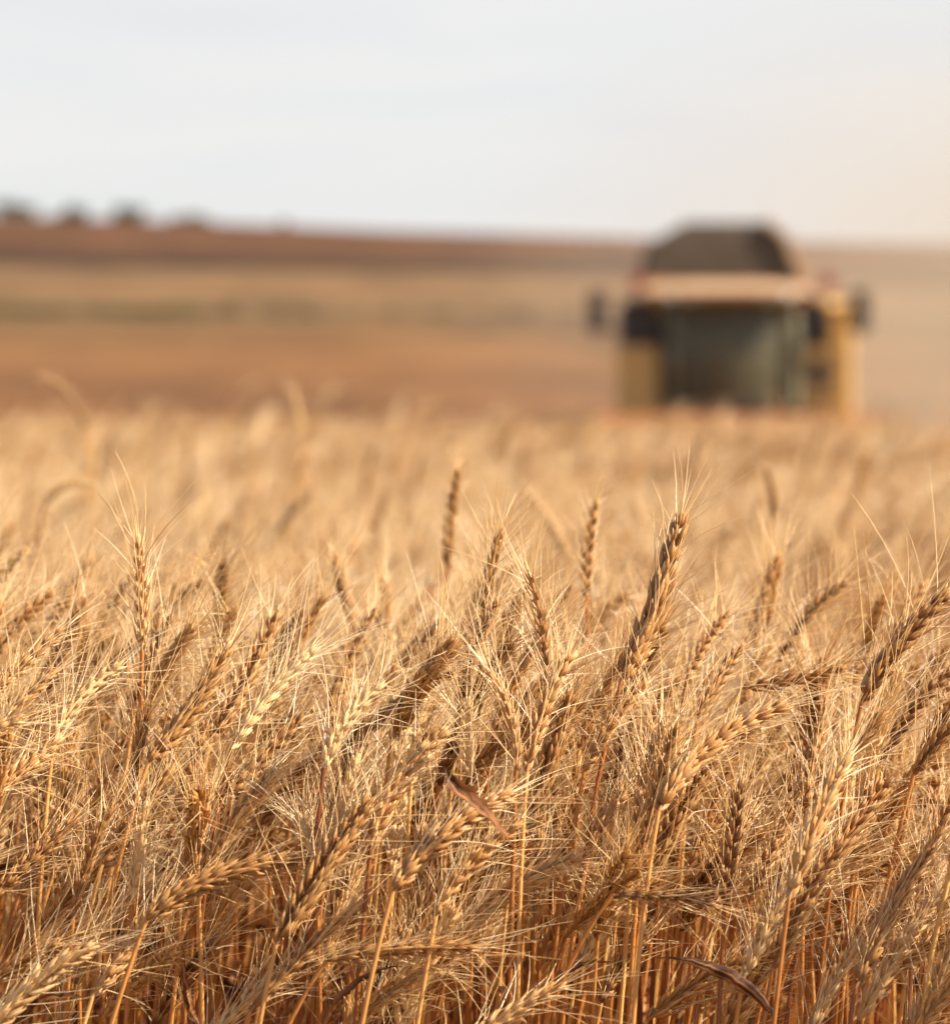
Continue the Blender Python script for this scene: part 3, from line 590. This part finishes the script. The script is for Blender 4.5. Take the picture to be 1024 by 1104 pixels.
# ------------------------------------------------------------------ the rest of the field: one mass
def variant(lod, r):
    H = .85; q = Q(); Ln = r.uniform(.07, .088); th = np.clip(r.normal(.5, .25), 0, 1.0)
    dv = np.array([math.sin(th), r.normal(0, .1), math.cos(th)]); dv /= np.linalg.norm(dv); T = np.array([0, 0, H]); B = T - dv * Ln; C = (B + T) / 2 + np.array([-.005, 0, .006])
    e, a = ear_geo(B, C, T, r, None, 1.0 if lod < 2 else 1.15, lod, .5, 1.1, 1.2)
    for s, m in ((e, 0), (a, 1)):
        V, F, Tt, A, _ = s.arrays(); q.add(V, F, Tt, A, m)
    root = np.array([B[0] - .06, 0, 0]); k = 8 if lod == 1 else 4
    V, F, al = tubes(stem_path(B, nrm(C - B), root, k)[None], np.full((1, k), .0016 if lod == 1 else .002), 4 if lod == 1 else 3); q.add(V, F, .5, al, 2)
    if lod == 1:
        for _ in range(2):
            V, F, al, tn = leaf_geo(root + np.array([.02, 0, r.uniform(.3, .65)]), r.uniform(0, 6.28), r, r.uniform(.1, .2), .004, k=7); q.add(V, F, tn, al, 3)
    return q.arrays()
def scatter(q, xs, ys, lod, r, size=1.0, zj=.05, nv=14, pk=.05, pa=.07, base=0.):
    vs = [variant(lod, r) for _ in range(nv)]; idx = r.integers(0, nv, len(xs))
    patch = .5 + .5 * np.sin(xs * 1.7 + ys * .6) * np.sin(ys * .9 + 2 - xs * .4)
    for v in range(nv):
        V, F, T, A, M = vs[v]; s = np.where(idx == v)[0]; n = len(s)
        if not n: continue
        a = r.normal(0, .8, n); c, si = np.cos(a)[:, None], np.sin(a)[:, None]
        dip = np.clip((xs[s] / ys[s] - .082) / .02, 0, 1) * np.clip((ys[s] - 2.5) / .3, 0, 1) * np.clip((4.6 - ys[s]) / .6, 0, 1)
        und = (np.sin(xs[s] * 2.3 + 1.3 * np.sin(ys[s] * .35)) * np.sin(xs[s] * .9 + ys[s] * .5) + .6 * np.sin(xs[s] * 5.1 + ys[s])) * (.05 if lod == 2 else .012)
        und = und + (.03 * np.exp(-((xs[s] - HX) / 1.5) ** 2) if base else 0)
        dz = (.812 + und - .12 * dip - base - np.abs(r.normal(0, zj, n)) + .03 * patch[s] + (r.random(n) < pk) * r.uniform(.01, pa, n)) / .85
        top = V[None, :, 2] * dz[:, None]
        hx = size * r.uniform(.9, 1.1, n)[:, None]
        X = (V[None, :, 0] * c - V[None, :, 1] * si) * hx + xs[s][:, None]; Y = (V[None, :, 0] * si + V[None, :, 1] * c) * hx + ys[s][:, None]
        W = np.stack([X, Y, top + ground_z(xs[s], ys[s])[:, None]], -1)
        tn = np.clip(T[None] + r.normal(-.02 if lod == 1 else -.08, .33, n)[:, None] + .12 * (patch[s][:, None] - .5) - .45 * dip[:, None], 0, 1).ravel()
        FF = (F[None] + (np.arange(n) * len(V))[:, None, None]).reshape(-1, 4)
        q.V.append(W.reshape(-1, 3).astype(np.float32)); q.F.append(FF + q.n); q.n += n * len(V)
        q.T.append(tn.astype(np.float32)); q.A.append(np.tile(A, n).astype(np.float32)); q.M.append(np.tile(M, n).astype(np.int32))
rf = np.random.default_rng(3); q = Q()
def region(y0, y1, dens, marg, inner=None):
    wmax = .135 * y1 + marg; n = int(dens * 2 * wmax * (y1 - y0)); x = rf.uniform(-wmax, wmax, n); y = rf.uniform(y0, y1, n)
    k = np.abs(x) < .135 * y + marg
    if inner: k &= ~((np.abs(x) < .135 * y + inner[0]) & (y < inner[1]))
    k &= ~((np.abs(x - HX) < 1.9) & (y > HY - 1.9)); k &= ~((y > 15) & (x > 2.05 + (y - 15) * .112 + .25 * np.sin(y * .9)))      # the strip already cut beside the harvester
    return x[k], y[k]
x, y = region(1.88, 2.46, 420, .6, (.03, 2.46)); scatter(q, x, y, 1, rf)
x, y = region(2.10, 2.46, 700, 0); k_ = np.abs(x) < .135 * y + .03; scatter(q, x[k_], y[k_], 1, rf, 1.0, .09, 10, 0)
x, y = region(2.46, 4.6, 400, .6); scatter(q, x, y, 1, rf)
x, y = region(4.6, 8.5, 230, .7); scatter(q, x, y, 1, rf, 1.05, .06, 14, .07, .15)
x, y = region(8.5, 20, 130, 1.2); scatter(q, x, y, 2, rf, 1.25, .06, 14, .09, .17)
x, y = region(20, 61, 34, 2.5); scatter(q, x, y, 2, rf, 1.9, .055, 14, .12, .11, .10)
o = q.build('wheat_field', [M_EAR, M_AWN, M_STEM, M_LEAF]); o['kind'] = 'stuff'; o['label'] = 'dense ripe wheat filling the field up to the harvester'
print('stuff verts', q.n)

# ------------------------------------------------------------------ air
def volume(name, dens, colr, noise=None):
    m, nt = mat(name); L = nt.links.new; pv = N(nt, 'ShaderNodeVolumePrincipled'); pv.inputs['Color'].default_value = (*colr, 1); pv.inputs['Density'].default_value = dens
    pv.inputs['Anisotropy'].default_value = .3
    o = N(nt, 'ShaderNodeOutputMaterial'); L(pv.outputs[0], o.inputs['Volume'])
    if noise:
        tc = N(nt, 'ShaderNodeTexCoord'); no = N(nt, 'ShaderNodeTexNoise'); no.inputs['Scale'].default_value = .22; no.inputs['Detail'].default_value = 2
        L(tc.outputs['Object'], no.inputs['Vector'])
        mp = N(nt, 'ShaderNodeMapping'); mp.inputs['Scale'].default_value = noise; L(tc.outputs['Object'], mp.inputs['Vector'])
        ln = N(nt, 'ShaderNodeVectorMath', operation='LENGTH'); L(mp.outputs[0], ln.inputs[0])
        fo = N(nt, 'ShaderNodeMapRange', interpolation_type='SMOOTHSTEP'); fo.inputs['From Min'].default_value = 1; fo.inputs['From Max'].default_value = .1; L(ln.outputs['Value'], fo.inputs['Value'])
        nr = N(nt, 'ShaderNodeMapRange'); nr.inputs['From Min'].default_value = .3; nr.inputs['From Max'].default_value = .7; nr.inputs['To Min'].default_value = .25; L(no.outputs['Fac'], nr.inputs['Value'])
        a = N(nt, 'ShaderNodeMath', operation='MULTIPLY'); L(fo.outputs[0], a.inputs[0]); L(nr.outputs[0], a.inputs[1])
        b = N(nt, 'ShaderNodeMath', operation='MULTIPLY'); b.inputs[1].default_value = dens; L(a.outputs[0], b.inputs[0]); L(b.outputs[0], pv.inputs['Density'])
    return m
bm = bmesh.new(); bmesh.ops.create_icosphere(bm, subdivisions=3, radius=1)
R_ = (12, 11, 7.8)
for v in bm.verts: v.co = Vector((v.co.x * R_[0], v.co.y * R_[1], max(v.co.z * R_[2], -2.0)))
o = bm_obj('dust', bm, volume('dust_air', .13, (.76, .64, .49), tuple(1 / r for r in R_))); o.location = (HX + 6.0, HY + 9.0, 1.9)
o['kind'] = 'stuff'; o['label'] = 'tan dust drifting around and behind the harvester'
HAZE = True
if HAZE:
    bm = bmesh.new(); bx(bm, -950, 950, -70, 1550, -25, 34, 0)
    o = bm_obj('haze', bm, volume('haze_air', .00008, (.90, .78, .60))); o['kind'] = 'stuff'; o['label'] = 'thin warm harvest haze in the air'
